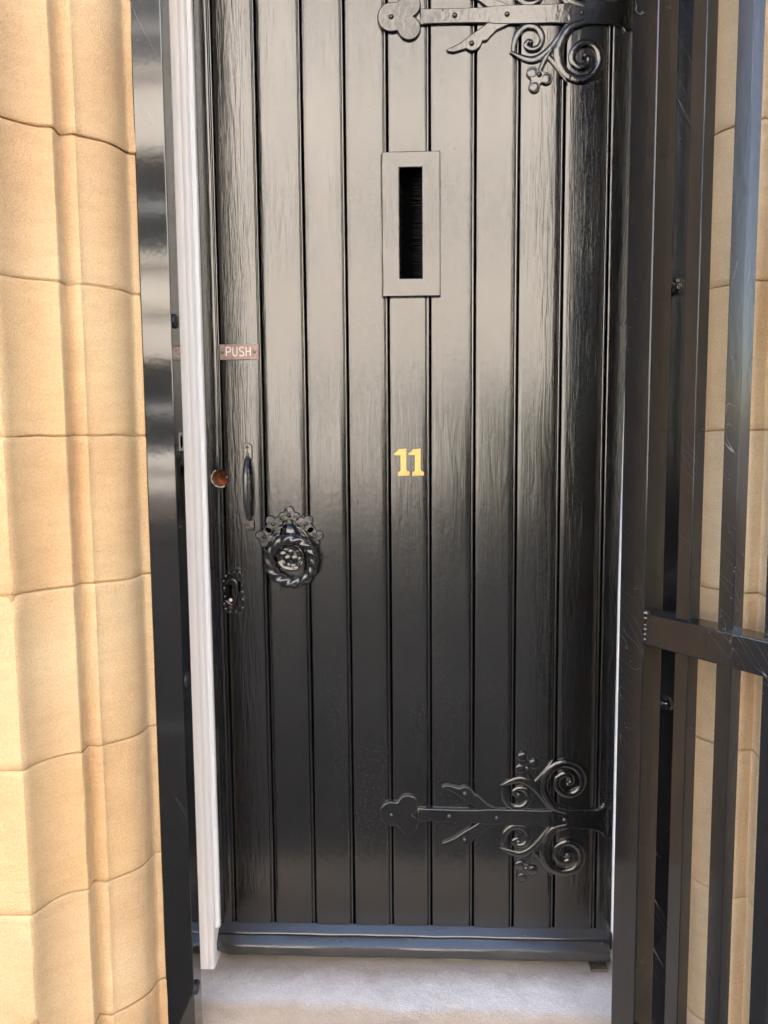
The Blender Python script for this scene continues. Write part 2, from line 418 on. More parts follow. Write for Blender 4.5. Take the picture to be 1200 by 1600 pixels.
def jamb_core(parent, side):
    z0, z1 = 0.0, TOPZ + 0.31; v = []; inner = [(x - 0.0030 if k else x, y + 0.0034) for k, (x, y) in enumerate(PROF)] ; n = len(inner)
    inner[-1] = (inner[-1][0], 0.098)
    for z in (z0, z1): v += [(-side * x, y, z) for x, y in inner] + [(side * (WALLX - 0.003), 0.098, z)]
    n += 1; f = [[k for k in range(n)], [n + k for k in range(n)]] + [(k, (k + 1) % n, n + (k + 1) % n, n + k) for k in range(n)]
    part('mortar', v, f, M_MORTAR, parent)

wall_l = thing('stone_building', (0, 0, 0), 'honey sandstone building front with moulded doorway jambs around the black door', 'building')
JOINTS_L = [0.0, 0.115, 0.352, 0.592, 0.828, 1.101, 1.340, 1.576, 1.802, 2.045, 2.285, TOPZ]
JOINTS_R = [0.0, 0.102, 0.337, 0.578, 0.829, 1.085, 1.340, 1.566, 1.802, 2.060, 2.280, TOPZ]
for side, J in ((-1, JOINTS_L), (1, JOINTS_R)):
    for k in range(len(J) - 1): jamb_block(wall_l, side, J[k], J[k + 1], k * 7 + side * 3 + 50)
    jamb_core(wall_l, side)
# lintel stones over the opening and the plain wall around
for k in range(5):
    x0 = -WALLX + k * 2 * WALLX / 5; MB().bbox(x0 + 0.002, x0 + 2 * WALLX / 5 - 0.002, WALL_Y, 0.098, TOPZ + 0.002, TOPZ + 0.30, 0.003).build('lintel_stone', M_STONE, wall_l)
H_OWN = 11.3
MB().box(-14, -WALLX - 0.003, WALL_Y + 0.004, 0.30, -0.05, H_OWN).build('wall', M_STONE, wall_l)
MB().box(WALLX + 0.003, 14, WALL_Y + 0.004, 0.30, -0.05, H_OWN).build('wall', M_STONE, wall_l)
MB().box(-WALLX, WALLX, WALL_Y + 0.004, 0.30, TOPZ + 0.305, H_OWN).build('wall', M_STONE, wall_l)
MB().box(-14, 14, 0.302, 6.0, H_OWN - 0.2, H_OWN).build('roof', M_SLATE, wall_l)
for side in (-1, 1): MB().box(side * 0.457 - 0.02, side * 0.457 + 0.02, 0.102, 0.30, 0, TOPZ).build('hall_wall', M_MORTAR, wall_l)
MB().box(-0.6, 0.6, 0.305, 0.34, 0, TOPZ + 0.1).build('hall_wall', M_VOID, wall_l)

# step
STEP = CZ - 1.1165
def step_mesh():
    prof = [(0.10, STEP), (0.0, STEP), (-0.06, STEP - 0.0005), (-0.10, STEP - 0.001), (-0.14, STEP - 0.0025), (-0.17, STEP - 0.005), (-0.20, STEP - 0.007), (-0.30, STEP - 0.010), (-0.41, STEP - 0.016), (-0.43, STEP - 0.022), (-0.44, STEP - 0.036), (-0.443, 0.0), (0.10, 0.0)]
    v = []; f = []; nx = 24; n = len(prof)
    for i in range(nx + 1):
        x = -0.455 + 0.91 * i / nx
        for k, (y, z) in enumerate(prof):
            v.append((x, y + noise.noise(Vector((x * 9, y * 9, z * 9))) * (0.004 if 8 <= k <= 10 else 0), z + (noise.noise(Vector((x * 7, y * 12, 3))) * 0.0022 if k < 11 else 0)))
    for i in range(nx):
        for k in range(n): f.append((i * n + k, i * n + (k + 1) % n, (i + 1) * n + (k + 1) % n, (i + 1) * n + k))
    f += [list(range(n)), [nx * n + k for k in range(n)]]
    return v, f
sv, sf = step_mesh()
tag(part('stone_step', sv, sf, M_STEP, smooth=True, auto=50), 'worn stone doorstep with grey cement wash under the black door', 'step')

# ------------------------------------------------------------------ white door frame
frame = thing('door_frame', (0, -0.02, STEP), 'white painted timber door frame around the black boarded door', 'door frame')
FT = 2.46
def lean(z, side): return 0.001 * (1.3 - z) if side < 0 else -0.0135 * max(0, z - 1.05)
def stick(prof, z0, z1, side, nz=40, rag=0.0, bow=True):
    """vertical moulding: prof (x, y) closed, mirrored for side=+1"""
    v = []; f = []; n = len(prof)
    for i in range(nz + 1):
        z = z0 + (z1 - z0) * i / nz
        for k, (x, y) in enumerate(prof):
            xx = x + lean(z, side) + noise.noise(Vector((x * 40, y * 40, z * 11))) * rag
            v.append((-side * xx, y + noise.noise(Vector((x * 40, z * 9, 5))) * rag, z))
    for i in range(nz):
        for k in range(n): f.append((i * n + k, i * n + (k + 1) % n, (i + 1) * n + (k + 1) % n, (i + 1) * n + k))
    f += [list(range(n)), [nz * n + k for k in range(n)]]
    return v, f
EDGE = {-1: -0.4233, 1: -0.4152}
def JP(e): return [(-0.4565, 0.03), (-0.4565, -0.046), (-0.453, -0.050), (e - 0.0150, -0.0505), (e - 0.0140, -0.0500), (e - 0.0125, -0.0500), (e - 0.0115, -0.0506), (e - 0.005, -0.0506), (e - 0.0025, -0.0500), (e - 0.0005, -0.0455), (e, -0.040), (e, 0.03)]
def SP(e): return [(e + 0.0002, -0.026), (e + 0.0002, -0.036), (e + 0.0016, -0.0375), (e + 0.0046, -0.0376), (e + 0.0060, -0.0374), (e + 0.0082, -0.0372), (e + 0.0098, -0.0355), (e + 0.0102, -0.031), (e + 0.0102, -0.026)]
def BP(e): return [(e + 0.0002, 0.002), (e + 0.0002, -0.0255), (e + 0.0098, -0.0255), (e + 0.0106, -0.020), (e + 0.0106, 0.002)]
for side in (-1, 1):
    v, f = stick(JP(EDGE[side]), STEP - 0.004, FT, side, rag=0.0009); part('jamb', v, f, M_WHITE, frame, smooth=True, auto=35)
    v, f = stick(SP(EDGE[side]), CZ - 1.032, FT, side, rag=0.0005); part('stop_strip', v, f, M_WHITE, frame, smooth=True, auto=35)
    v, f = stick(BP(EDGE[side]), CZ - 1.030, FT, side); part('rebate', v, f, M_RING, frame)
    mb = MB(); rng = random.Random(4)                      # brush draught seal: short bristles along the stop
    z = CZ - 1.03
    while z < FT:
        x = EDGE[side] + 0.0102 + lean(z, side); ln = rng.uniform(0.0014, 0.0030) * (1 if side < 0 else 0.5); w = 0.0009
        q = [(-side * x, -0.034, z), (-side * (x + ln), -0.0335 + rng.uniform(-0.001, 0.001), z + rng.uniform(-0.001, 0.001)), (-side * x, -0.034, z + w), (-side * x, -0.0315, z + w / 2)]
        mb.add(q, [(0, 1, 2), (0, 1, 3), (1, 2, 3), (0, 2, 3)]); z += 0.0026
    mb.build('brush_seal', M_SEAL, frame, kind='stuff')
MB().bbox(-0.4565, 0.4565, -0.05, 0.03, FT + 0.001, FT + 0.06, 0.003).build('head', M_WHITE, frame)

# ------------------------------------------------------------------ black door
DZ0, DZ1 = CZ - 1.092, 2.44
door = thing('door', (0, 0, DZ0), 'glossy black boarded timber door with iron strap hinges and number 11', 'door')
GX = [-0.432, -0.386, -0.3013, -0.2131, -0.1303, -0.0479, 0.0342, 0.1223, 0.2063, 0.2925, 0.3796, 0.430]
def board(k):
    x0, x1 = GX[k] + 0.0008, GX[k + 1] - 0.0008; rng = random.Random(k); t = 0.042
    prof = [(x0, t), (x0, 0.0030), (x0 + 0.0008, 0.0007), (x0 + 0.0022, 0.0)]
    for j in range(1, 10): prof.append((x0 + 0.0022 + (x1 - x0 - 0.0132) * j / 10, -0.0003 * math.sin(math.pi * j / 10)))
    e = x1 - 0.0082                                     # quirk and bead along the right edge
    prof += [(e - 0.0020, 0.0), (e - 0.0004, 0.0008), (e + 0.0003, 0.0042), (e + 0.0012, 0.0044)]
    for j in range(7):
        a = math.pi * j / 6; prof.append((e + 0.0042 - 0.0029 * math.cos(a), 0.0040 - 0.0032 * math.sin(a)))
    prof += [(x1, 0.0056), (x1, t)]
    n = len(prof); nz = 26; v = []; f = []; dy = rng.uniform(-0.0008, 0.0008)
    ph = rng.uniform(0, 50); tilt = rng.uniform(-0.006, 0.006); xc = (x0 + x1) / 2; bow = rng.uniform(-0.0006, 0.0006)
    for i in range(nz + 1):
        z = DZ0 + (DZ1 - DZ0) * i / nz
        for (x, y) in prof:
            wob = noise.noise(Vector((ph, z * 1.7, 0))) * 0.0007 if y < t else 0
            cup = (noise.noise(Vector((x * 20, z * 2.2, ph))) * 0.0007 + tilt * (x - xc) + bow * math.sin((z - DZ0) * 2.1 + ph)) if y < 0.002 else 0
            v.append((x + wob, y + dy + cup, z))
    for i in range(nz):
        for q in range(n): f.append((i * n + q, i * n + (q + 1) % n, (i + 1) * n + (q + 1) % n, (i + 1) * n + q))
    f += [list(range(n)), [nz * n + q for q in range(n)]]
    return part('board', v, f, M_BOARDS[k % 4], door, smooth=True, auto=50)
boards = [board(k) for k in range(len(GX) - 1)]

# --- letter plate with a vertical slot
lx0, lz1 = on_plane(597, 240); lx1, lz0 = on_plane(688, 464)
sx0, sz1 = on_plane(624, 265); sx1, sz0 = on_plane(660, 436)
cut(boards[5], MB().box(sx0 - 0.002, sx1 + 0.002, -0.02, 0.06, sz0 - 0.002, sz1 + 0.002))
def letter_plate():
    h = 0.011; b = 0.0018; v = []; f = []
    def ring(x0, x1, z0, z1, y): return [(x0, y, z0), (x1, y, z0), (x1, y, z1), (x0, y, z1)]
    rr = [ring(lx0, lx1, lz0, lz1, 0.001), ring(lx0, lx1, lz0, lz1, -h + b), ring(lx0 + b * 0.3, lx1 - b * 0.3, lz0 + b * 0.3, lz1 - b * 0.3, -h + b * 0.3), ring(lx0 + b, lx1 - b, lz0 + b, lz1 - b, -h),
          ring(sx0 - b, sx1 + b, sz0 - b, sz1 + b, -h), ring(sx0 - b * 0.3, sx1 + b * 0.3, sz0 - b * 0.3, sz1 + b * 0.3, -h + b * 0.3), ring(sx0, sx1, sz0, sz1, -h + b), ring(sx0, sx1, sz0, sz1, 0.03), ring(lx0, lx1, lz0, lz1, 0.0012)]
    for r in rr[:-1]: v += r
    for i in range(len(rr) - 2):
        for k in range(4): f.append((i * 4 + k, i * 4 + (k + 1) % 4, (i + 1) * 4 + (k + 1) % 4, (i + 1) * 4 + k))
    return part('letter_plate', v, f, M_BOARDS[2], door)
lp = letter_plate()
mb = MB(); rng = random.Random(9)
for i in range(260):
    z = sz0 + (sz1 - sz0) * (i + rng.random()) / 260; s = i % 2; L = rng.uniform(0.35, 0.6) * (sx1 - sx0) * (0.3 if s else 1)
    a = (sx1 + 0.001, 0.024 + rng.uniform(0, 0.006)) if not s else (sx0 - 0.001, 0.032 + rng.uniform(0, 0.006)); d = -1 if not s else 1
    w = 0.0006; z2 = z + rng.uniform(-0.004, 0.002)
    mb.add([(a[0], a[1], z - w), (a[0], a[1], z + w), (a[0] + d * L, a[1] - rng.uniform(-0.002, 0.004), z2), (a[0], a[1] + w * 2, z)], [(0, 1, 2), (1, 3, 2), (3, 0, 2), (0, 1, 3)])
mb.build('brush', M_BRISTLE, lp, kind='stuff')
MB().box(sx0 - 0.02, sx1 + 0.02, 0.044, 0.046, sz0 - 0.02, sz1 + 0.02).build('slot_dark_backing', M_VOID, lp)  # black sheet painted in for the unlit hall behind the slot

# --- strap hinges
def c1(x, y): return on_plane(560 + x / 2.727, y / 2.727)             # upper hinge, lower half, is the clearest
HZ = c1(600, 70)[1]
def c2(x, y): return on_plane(560 + x / 2.727, 1150 + y / 2.727)
HZ2 = c2(600, 347)[1]
def h1(x, y, w=None):
    p_ = c1(x, y); q = (p_[0], p_[1] - HZ); return q if w is None else (q[0], q[1], w * 0.00054)
def make_hinge(zc, slope, dx=0.0):
    mb = MB(); x_c = 0.2
    def Z(x, dz): return zc + dz + slope * (x - x_c)
    def S(poly): return [(x, Z(x, z)) for x, z in poly]
    def SW(pts): return [(x, Z(x, z), w) for x, z, w in pts]
    y = -0.0004
    # strap with its flared knuckle end
    up = [(0.034, 0.0135), (0.0, 0.0125), (-0.020, 0.0118), (-0.0325, 0.0122)]
    xs = lambda px: h1(px, 70)[0]
    top = [(xs(262), 0.0155), (xs(300), 0.0140), (xs(420), 0.0140), (xs(540), 0.0145), (xs(575), 0.0165), (xs(640), 0.0175), (xs(830), 0.0175), (xs(880), 0.0185), (xs(930), 0.0205), (xs(1060), 0.0205), (xs(1105), 0.0225), (xs(1135), 0.030), (xs(1215), 0.0315)]
    plate(mb, S(top + [(x, -z) for x, z in top[::-1]]), y, 0.0062, 0.0018)
    # trefoil head
    plate(mb, union([(xs(142), Z(xs(142), 0), 0.0275), (xs(216), Z(xs(216), 0.0205), 0.0225), (xs(216), Z(xs(216), -0.0205), 0.0225)], (xs(190), Z(xs(190), 0))), y, 0.0066, 0.0022)
    leaf = [h1(*q) for q in ((700, 98), (640, 112), (590, 135), (560, 165), (548, 180), (530, 182), (520, 205), (500, 222), (478, 226), (458, 216), (440, 222), (405, 232), (380, 228), (374, 218), (400, 206), (435, 188), (480, 152), (520, 125), (556, 96), (600, 78))]
    small_stem = [(895, 105, 13), (862, 150, 13), (820, 205, 13), (775, 245, 14), (735, 258, 13), (690, 246, 10), (645, 226, 3)]
    small = [(660, 226, 6), (662, 195, 10), (676, 150, 12), (712, 117, 13), (758, 122, 12), (783, 160, 11), (768, 203, 11), (732, 213, 10), (712, 196, 9), (724, 180, 9), (738, 188, 9)]
    flower_stem = [(825, 205, 12), (800, 245, 12), (782, 282, 10), (770, 318, 9)]
    big = [(960, 96, 14), (905, 118, 16), (868, 170, 17), (850, 225, 17), (862, 285, 17), (895, 325, 16), (945, 341, 15), (1000, 320, 15), (1030, 270, 15), (1022, 215, 14), (985, 186, 13), (945, 190, 13), (915, 220, 14), (912, 262, 13), (940, 286, 13), (972, 276, 12), (980, 250, 11), (962, 240, 11)]
    web = [(800, 235, 10), (835, 270, 11), (866, 312, 10), (890, 362, 2)]
    tips = [(1100, 104, 9), (1125, 112, 8), (1138, 140, 4)]
    petals = [(741, 314, 21), (800, 338, 21), (749, 374, 20), (771, 332, 22), (756, 348, 20)]
    for sg in (1, -1):
        plate(mb, S([(x, sg * z) for x, z in leaf]), y, 0.0054, 0.0020)
        for pts, hh in ((small_stem, 0.0052), (small, 0.0062), (flower_stem, 0.0050), (big, 0.0068), (web, 0.0048), (tips, 0.005)):
            q = [h1(*p_) for p_ in pts]
            sweep(mb, SW([(x, sg * z, w) for x, z, w in q]), y, hh)
        cc = [(h1(a, b_)[0], Z(h1(a, b_)[0], sg * h1(a, b_)[1]), r * 0.00056) for a, b_, r in petals]
        plate(mb, union(cc, (cc[3][0], cc[3][1])), y, 0.0056, 0.0022)
        for q in cc[:3]: dome(mb, q[0], q[1], q[2] * 0.8, y - 0.0052, 0.0013, 12)
    for q in mb.v: q.x += dx
    hg = mb.build('strap_hinge', M_IRON, door, smooth=True, auto=40)
    rv = [(140, 70), (410, 70), (632, 70), (950, 70)]
    pts = [h1(a, 70) for a, b_ in rv]; pts = [(x, 0.0) for x, z in pts]
    for a, b_ in ((482, 192), (733, 187), (962, 241), (769, 323)):
        x, z = h1(a, b_); pts += [(x, z), (x, -z)]
    for x, z in pts:
        mb = MB(); dome(mb, x + dx, Z(x, z), 0.0052, y - 0.0052, 0.0052, 12); mb.build('rivet', M_IRON, hg, smooth=True)
    return hg
make_hinge(HZ, -0.006); make_hinge(HZ2 + 0.003, -0.020, -0.0105)

# --- weather bar
def weather_bar():
    o = CZ
    prof = [(0.002, o - 1.0430), (-0.001, o - 1.0450), (-0.0145, o - 1.0562), (-0.0155, o - 1.0580), (-0.0158, o - 1.0622), (-0.0172, o - 1.0622), (-0.0180, o - 1.0592), (-0.0195, o - 1.0598), (-0.0318, o - 1.0702), (-0.0338, o - 1.0725), (-0.0348, o - 1.0755), (-0.0352, o - 1.0905), (-0.0340, o - 1.0938), (-0.0310, o - 1.0950), (0.002, o - 1.0950)]
    v = []; f = []; n = len(prof); nx = 60; x0, x1 = -0.4235, 0.4035
    for i in range(nx + 1):
        t = i / nx; x = x0 + (x1 - x0) * t; endr = 0.75 if i == 0 else (0.9 if i == 1 else (0.96 if i == nx else 1.0))
        for k, (y, z) in enumerate(prof):
            w = noise.noise(Vector((x * 13, y * 60, z * 60))) * 0.0009
            v.append((x, (y + w) * endr, z - 0.003 * t + w + (0.0 if endr == 1 else (o - 1.07 - z) * (1 - endr) * 0.5)))
    for i in range(nx):
        for k in range(n): f.append((i * n + k, i * n + (k + 1) % n, (i + 1) * n + (k + 1) % n, (i + 1) * n + k))
    f += [list(range(n)), [nx * n + k for k in range(n)]]
    wb = part('weather_bar', v, f, M_BAR, door, smooth=True, auto=18)
    for px, py in ((648, 1470), (942, 1475)):
        x, z = on_plane(px, py, -0.022); mb = MB(); dome(mb, x, z, 0.0042, -0.019, 0.005, 12); mb.build('screw', M_BAR, wb, smooth=True)
weather_bar()
bx, bz = on_plane(935, 1512, -0.03)
MB().bbox(bx - 0.018, bx + 0.018, -0.040, -0.004, STEP + 0.001, STEP + 0.007, 0.001).build('bracket', M_STEEL, door)

# --- numerals
for dx in (0, 64):
    o1 = [(131, 1396), (141, 1389), (151, 1377), (186, 1374), (186, 1466), (188, 1473), (200, 1479), (200, 1494), (148, 1496), (148, 1481), (158, 1475), (160, 1468), (160, 1404), (141, 1404), (131, 1402)]
    mb = MB(); plate(mb, [on_plane(570 + (a + dx) / 2.86, 220 + b / 2.857) for a, b in o1], 0.0, 0.0042, 0.0007); mb.build('numeral', M_BRASS, door)

# --- PUSH plate
px0, pz1 = on_plane(343.5, 538.5); px1, pz0 = on_plane(404, 562)
mb = MB(); plate(mb, [(px0, pz0), (px1, pz0), (px1, pz1), (px0, pz1)], -0.0012, 0.0032, 0.0006); push = mb.build('push_plate', M_COPPER, door)
LET = {'P': [[(0, 0), (0, 1)], [(0, 1), (0.55, 1), (0.85, 0.9), (0.9, 0.72), (0.8, 0.53), (0.5, 0.46), (0, 0.46)]],
       'U': [[(0, 1), (0, 0.35), (0.1, 0.1), (0.42, 0), (0.75, 0.1), (0.85, 0.35), (0.85, 1)]],
       'S': [[(0.85, 0.85), (0.6, 0.99), (0.25, 0.98), (0.05, 0.8), (0.15, 0.6), (0.45, 0.5), (0.75, 0.4), (0.88, 0.2), (0.65, 0.02), (0.25, 0.01), (0, 0.15)]],
       'H': [[(0, 0), (0, 1)], [(0.85, 0), (0.85, 1)], [(0, 0.5), (0.85, 0.5)]]}
lw = (px1 - px0); lh = 0.0172
for k, ch in enumerate('PUSH'):
    mb = MB(); x0 = px0 + lw * (0.175 + 0.172 * k); z0 = (pz0 + pz1) / 2 - lh / 2 + 0.0008
    for st in LET[ch]: sweep(mb, [(x0 + a * 0.0098, z0 + b * lh, 0.00115) for a, b in st], -0.00445, 0.0006, n=5, seg=6)
    mb.build('letter', M_LETTER, push)
for px in (0.085, 0.915):
    mb = MB(); dome(mb, px0 + lw * px, (pz0 + pz1) / 2, 0.0035, -0.0042, 0.0016, 12); mb.build('screw', M_STEEL, push, smooth=True)

# --- pull handle
def k3(x, y, yy=0.0): return on_plane(320 + x / 3.478, 520 + y / 3.478, yy)
a0 = k3(235, 650); b0 = k3(248, 1040); mb = MB()
for (cx, cz), hh in ((a0, 0.019), (b0, 0.0155)):
    w = 0.0092; pl = []
    for k in range(9): a = math.pi * k / 8; pl.append((cx + w * math.cos(a), cz + hh - w + w * math.sin(a)))
    for k in range(9): a = math.pi + math.pi * k / 8; pl.append((cx + w * math.cos(a), cz - hh + w + w * math.sin(a)))
    plate(mb, pl, 0.0, 0.0052, 0.0014)
handle = mb.build('pull_handle', M_IRON, door, smooth=True, auto=40)
mb = MB(); path = []
for k in range(25):
    t = k / 24; x = a0[0] + (b0[0] - a0[0]) * t; z = (a0[1] - 0.009) + (b0[1] + 0.009 - a0[1] + 0.009) * t
    out = 0.034 * (1 - abs(2 * t - 1) ** 3.2) ** 0.9 + 0.002; path.append((Vector((x, -out, z)), 0.0062 - 0.0012 * abs(2 * t - 1)))
v = []; f = []; n = 12
for i, (p_, r) in enumerate(path):
    tg = (path[min(i + 1, 24)][0] - path[max(i - 1, 0)][0]).normalized(); sx = Vector((1, 0, 0)); s2 = tg.cross(sx).normalized()
    for k in range(n): a = 2 * math.pi * k / n; v.append(p_ + sx * r * math.cos(a) + s2 * r * 0.8 * math.sin(a))
for i in range(24):
    for k in range(n): f.append((i * n + k, i * n + (k + 1) % n, (i + 1) * n + (k + 1) % n, (i + 1) * n + k))
f += [list(range(n)), [24 * n + k for k in range(n)]]
part('grip', v, f, M_HANDLE, handle, smooth=True, auto=60)
for q in ((233, 622), (235, 660), (245, 1016), (246, 1050)):
    x, z = k3(*q); mb = MB(); mb.lathe([(0.0037, -0.001), (0.0037, 0.0006), (0.0030, 0.0011), (0.0022, 0.0004), (0.0004, 0.0002)], (x, -0.0052, z), 'Y', 14); mb.build('screw', M_STEEL, handle, smooth=True, auto=30)

# --- ring knocker on its rosette
cx, cz = k3(463, 1150)
mb = MB()
pr = 0.00037
def petal(ang, L0, L1, w):
    ca, sa = math.cos(ang), math.sin(ang)
    def P(a, b): return (cx + (a * ca - b * sa) * pr, cz + (a * sa + b * ca) * pr)
    def add(pts): sweep(mb, [(*P(a, b), c * pr) for a, b, c in pts], -0.0003, 0.0042, n=4)
    add([(40, 0, 20), (L0, 0, 17), (L1 - 40, 0, 20)])
    cc = [(*P(a, b), r * pr) for a, b, r in ((L1 - 24, 0, 27), (L1 - 58, w * 0.66, 28), (L1 - 58, -w * 0.66, 28), (L1 - 52, 0, 30), (L1 - 96, 0, 22))]
    plate(mb, union(cc, P(L1 - 55, 0), 44), -0.0003, 0.0048, 0.0022)
    for q in (1, -1): add([(L1 - 120, q * 10, 6), (L1 - 110, q * 30, 8), (L1 - 122, q * 46, 8), (L1 - 138, q * 36, 6)])
PET = (90, 128, 52, 162, 18)
for d in PET: petal(R(d), 110, 212 if d == 90 else 196, 50)
ringp = []
for k in range(25): a = R(-10 + 200 * k / 24); ringp.append((cx + 105 * pr * math.cos(a), cz + 105 * pr * math.sin(a), 9 * pr))
sweep(mb, ringp, -0.0003, 0.005, n=2)
bv = []; bf = []; NR, NA = 14, 48                       # lumpy cast boss inside the ring
for i in range(NR + 1):
    r = 0.029 * i / NR
    for k in range(NA):
        a = 2 * math.pi * k / NA; x, z = cx + 0.001 + r * math.cos(a), cz - 0.026 + r * math.sin(a)
        h = 0.0032 + noise.noise(Vector((x * 150, z * 150, 1))) * 0.0013 + (0.0016 if 0.82 < i / NR < 0.96 else 0)
        bv.append((x, -h if i < NR else 0.0005, z))
for i in range(NR):
    for k in range(NA): bf.append((i * NA + k, i * NA + (k + 1) % NA, (i + 1) * NA + (k + 1) % NA, (i + 1) * NA + k))
mb.add(bv, bf)
for q in (90, 210, 330): dome(mb, cx + 0.001 + 0.009 * math.cos(R(q)), cz - 0.024 + 0.009 * math.sin(R(q)), 0.0085, -0.0022, 0.0028)
ros = mb.build('knocker_rosette', M_IRON, door, smooth=True, auto=45)
for d in PET:
    L = 0.060 if d == 90 else 0.054; mb = MB(); dome(mb, cx + L * math.cos(R(d)), cz + L * math.sin(R(d)), 0.0042, -0.0050, 0.0030, 10); mb.build('rivet', M_IRON, ros, smooth=True)
ex, ez = k3(463, 1085)
mb = MB(); mb.lathe([(0.019, -0.001), (0.019, 0.004), (0.0165, 0.0065), (0.0165, 0.009), (0.0135, 0.0115), (0.0135, 0.015), (0.009, 0.018), (0.002, 0.019)], (ex, -0.003, ez), 'Y', 24)
mb.lathe([(0.0095, 0.0), (0.0100, 0.012), (0.0105, 0.022), (0.0095, 0.030), (0.006, 0.034), (0.001, 0.0350)], (ex, -0.004, ez - 0.010), 'Y', 18, sx=0.9, sz=1.25)
mb.build('knuckle', M_IRON, ros, smooth=True, auto=50)
rcx, rcz = k3(470, 1243, -0.03)
RR, rt = 0.0456, 0.0120; v = []; f = []; NU, NV = 132, 20
for i in range(NU):
    a = 2 * math.pi * i / NU; y = -0.026 + 0.010 * math.sin(a) * -1
    for k in range(NV):
        b = 2 * math.pi * k / NV
        r = rt * (0.88 + 0.12 * math.cos(3 * b - 13 * a)) * (1.0 - 0.06 * math.sin(a))
        q = RR + r * math.cos(b); v.append((rcx + q * math.cos(a), y - r * math.sin(b), rcz + q * math.sin(a)))
for i in range(NU):
    for k in range(NV): f.append((i * NV + k, i * NV + (k + 1) % NV, ((i + 1) % NU) * NV + (k + 1) % NV, ((i + 1) % NU) * NV + k))
part('knocker_ring', v, f, M_RING, door, smooth=True)

# --- lock escutcheon
def k13(x, y): return on_plane(250 + x / 3.08, 480 + y / 3.08)
esc = [(330, 1262), (345, 1246), (362, 1258), (380, 1246), (392, 1262), (388, 1280), (402, 1290), (394, 1312), (405, 1330), (398, 1352), (406, 1372), (396, 1392), (412, 1412), (402, 1436), (408, 1460), (388, 1468), (372, 1480), (352, 1470), (338, 1478), (322, 1462), (308, 1466), (312, 1446), (300, 1436), (316, 1420), (304, 1396), (312, 1372), (300, 1350), (308, 1330), (298, 1310), (316, 1300), (310, 1280)]
mb = MB(); plate(mb, [k13(*q) for q in esc], -0.0002, 0.0034, 0.0014)
rng = random.Random(3)
for q in esc[::2]:
    x, z = k13(352 + (q[0] - 352) * 0.82, 1362 + (q[1] - 1362) * 0.86); dome(mb, x, z, rng.uniform(0.003, 0.0055), -0.002, rng.uniform(0.003, 0.005), 10)
sweep(mb, [(*k13(318, 1330), 0.002), (*k13(345, 1310), 0.0025), (*k13(372, 1330), 0.0022), (*k13(366, 1420), 0.0025), (*k13(342, 1428), 0.0025), (*k13(320, 1410), 0.002)], -0.002, 0.0045, n=4)
lock = mb.build('lock_plate', M_IRON, door, smooth=True, auto=40)
def slot_shape(cxk, z0k, z1k, w, m_, nm):
    x, z0 = k13(cxk, z1k); _, z1 = k13(cxk, z0k); mb = MB()
    pl = [(x - w * 0.7, z0), (x + w * 0.7, z0), (x + w * 0.75, z1 - w * 1.6)] + [(x + w * 1.1 * math.cos(R(a)), z1 - w + w * 1.1 * math.sin(R(a))) for a in range(-30, 211, 40)] + [(x - w * 0.75, z1 - w * 1.6)]
    plate(mb, pl, -0.0032, 0.0006, 0.0001); return mb.build(nm, m_, lock)
slot_shape(341, 1336, 1398, 0.0048, M_VOID, 'keyhole'); slot_shape(385, 1318, 1368, 0.0034, M_VOID, 'keyhole')
x, z = k13(344, 1443); mb = MB(); dome(mb, x, z, 0.0033, -0.0042, 0.002, 12); mb.build('screw', M_WOOD, lock, smooth=True)
x, z = k13(342, 1408); mb = MB(); dome(mb, x, z, 0.0036, -0.0036, 0.0012, 12); mb.build('brass_chip', M_LETTER, lock, smooth=True)

# --- open bore hole where a lock cylinder was removed
hx, hz = k13(290, 823); hr = 0.0172
for b_ in boards[0:2]: cut(b_, MB().lathe([(hr, -0.060), (hr, 0.02)], (hx, 0, hz), 'Y', 28))
v = []; f = []; n = 28
for r, yy in ((hr - 0.0003, 0.0045), (hr - 0.0015, 0.010), (hr - 0.0012, 0.040)):
    for k in range(n): a = 2 * math.pi * k / n; jag = 1 + 0.03 * noise.noise(Vector((k * 0.9, yy * 90, 0))); v.append((hx + r * jag * math.cos(a), yy, hz + r * jag * math.sin(a)))
for i in range(2):
    for k in range(n): f.append((i * n + k, i * n + (k + 1) % n, (i + 1) * n + (k + 1) % n, (i + 1) * n + k))
f.append([2 * n + k for k in range(n)])
bore = part('bore_hole', v, f, M_WOOD, door)
mb = MB(); sweep(mb, [(hx + (hr + 0.001) * math.cos(R(a)), hz + (hr + 0.001) * math.sin(R(a)), 0.0011 + 0.0006 * math.sin(a)) for a in range(120, 301, 15)], 0.0002, 0.0012, n=3); mb.build('chipped_rim', M_GREYMETAL, bore, smooth=True)
mb = MB(); mb.lathe([(0.0030, 0.0), (0.0030, 0.012), (0.001, 0.014)], (hx + 0.008, 0.036, hz + 0.001), 'Y', 10); mb.build('stud', M_LETTER, door, smooth=True)
mb = MB(); dome(mb, *k3(175, 660), 0.0034, 0.0, 0.0018, 12); mb.build('screw', M_IRON, door, smooth=True)

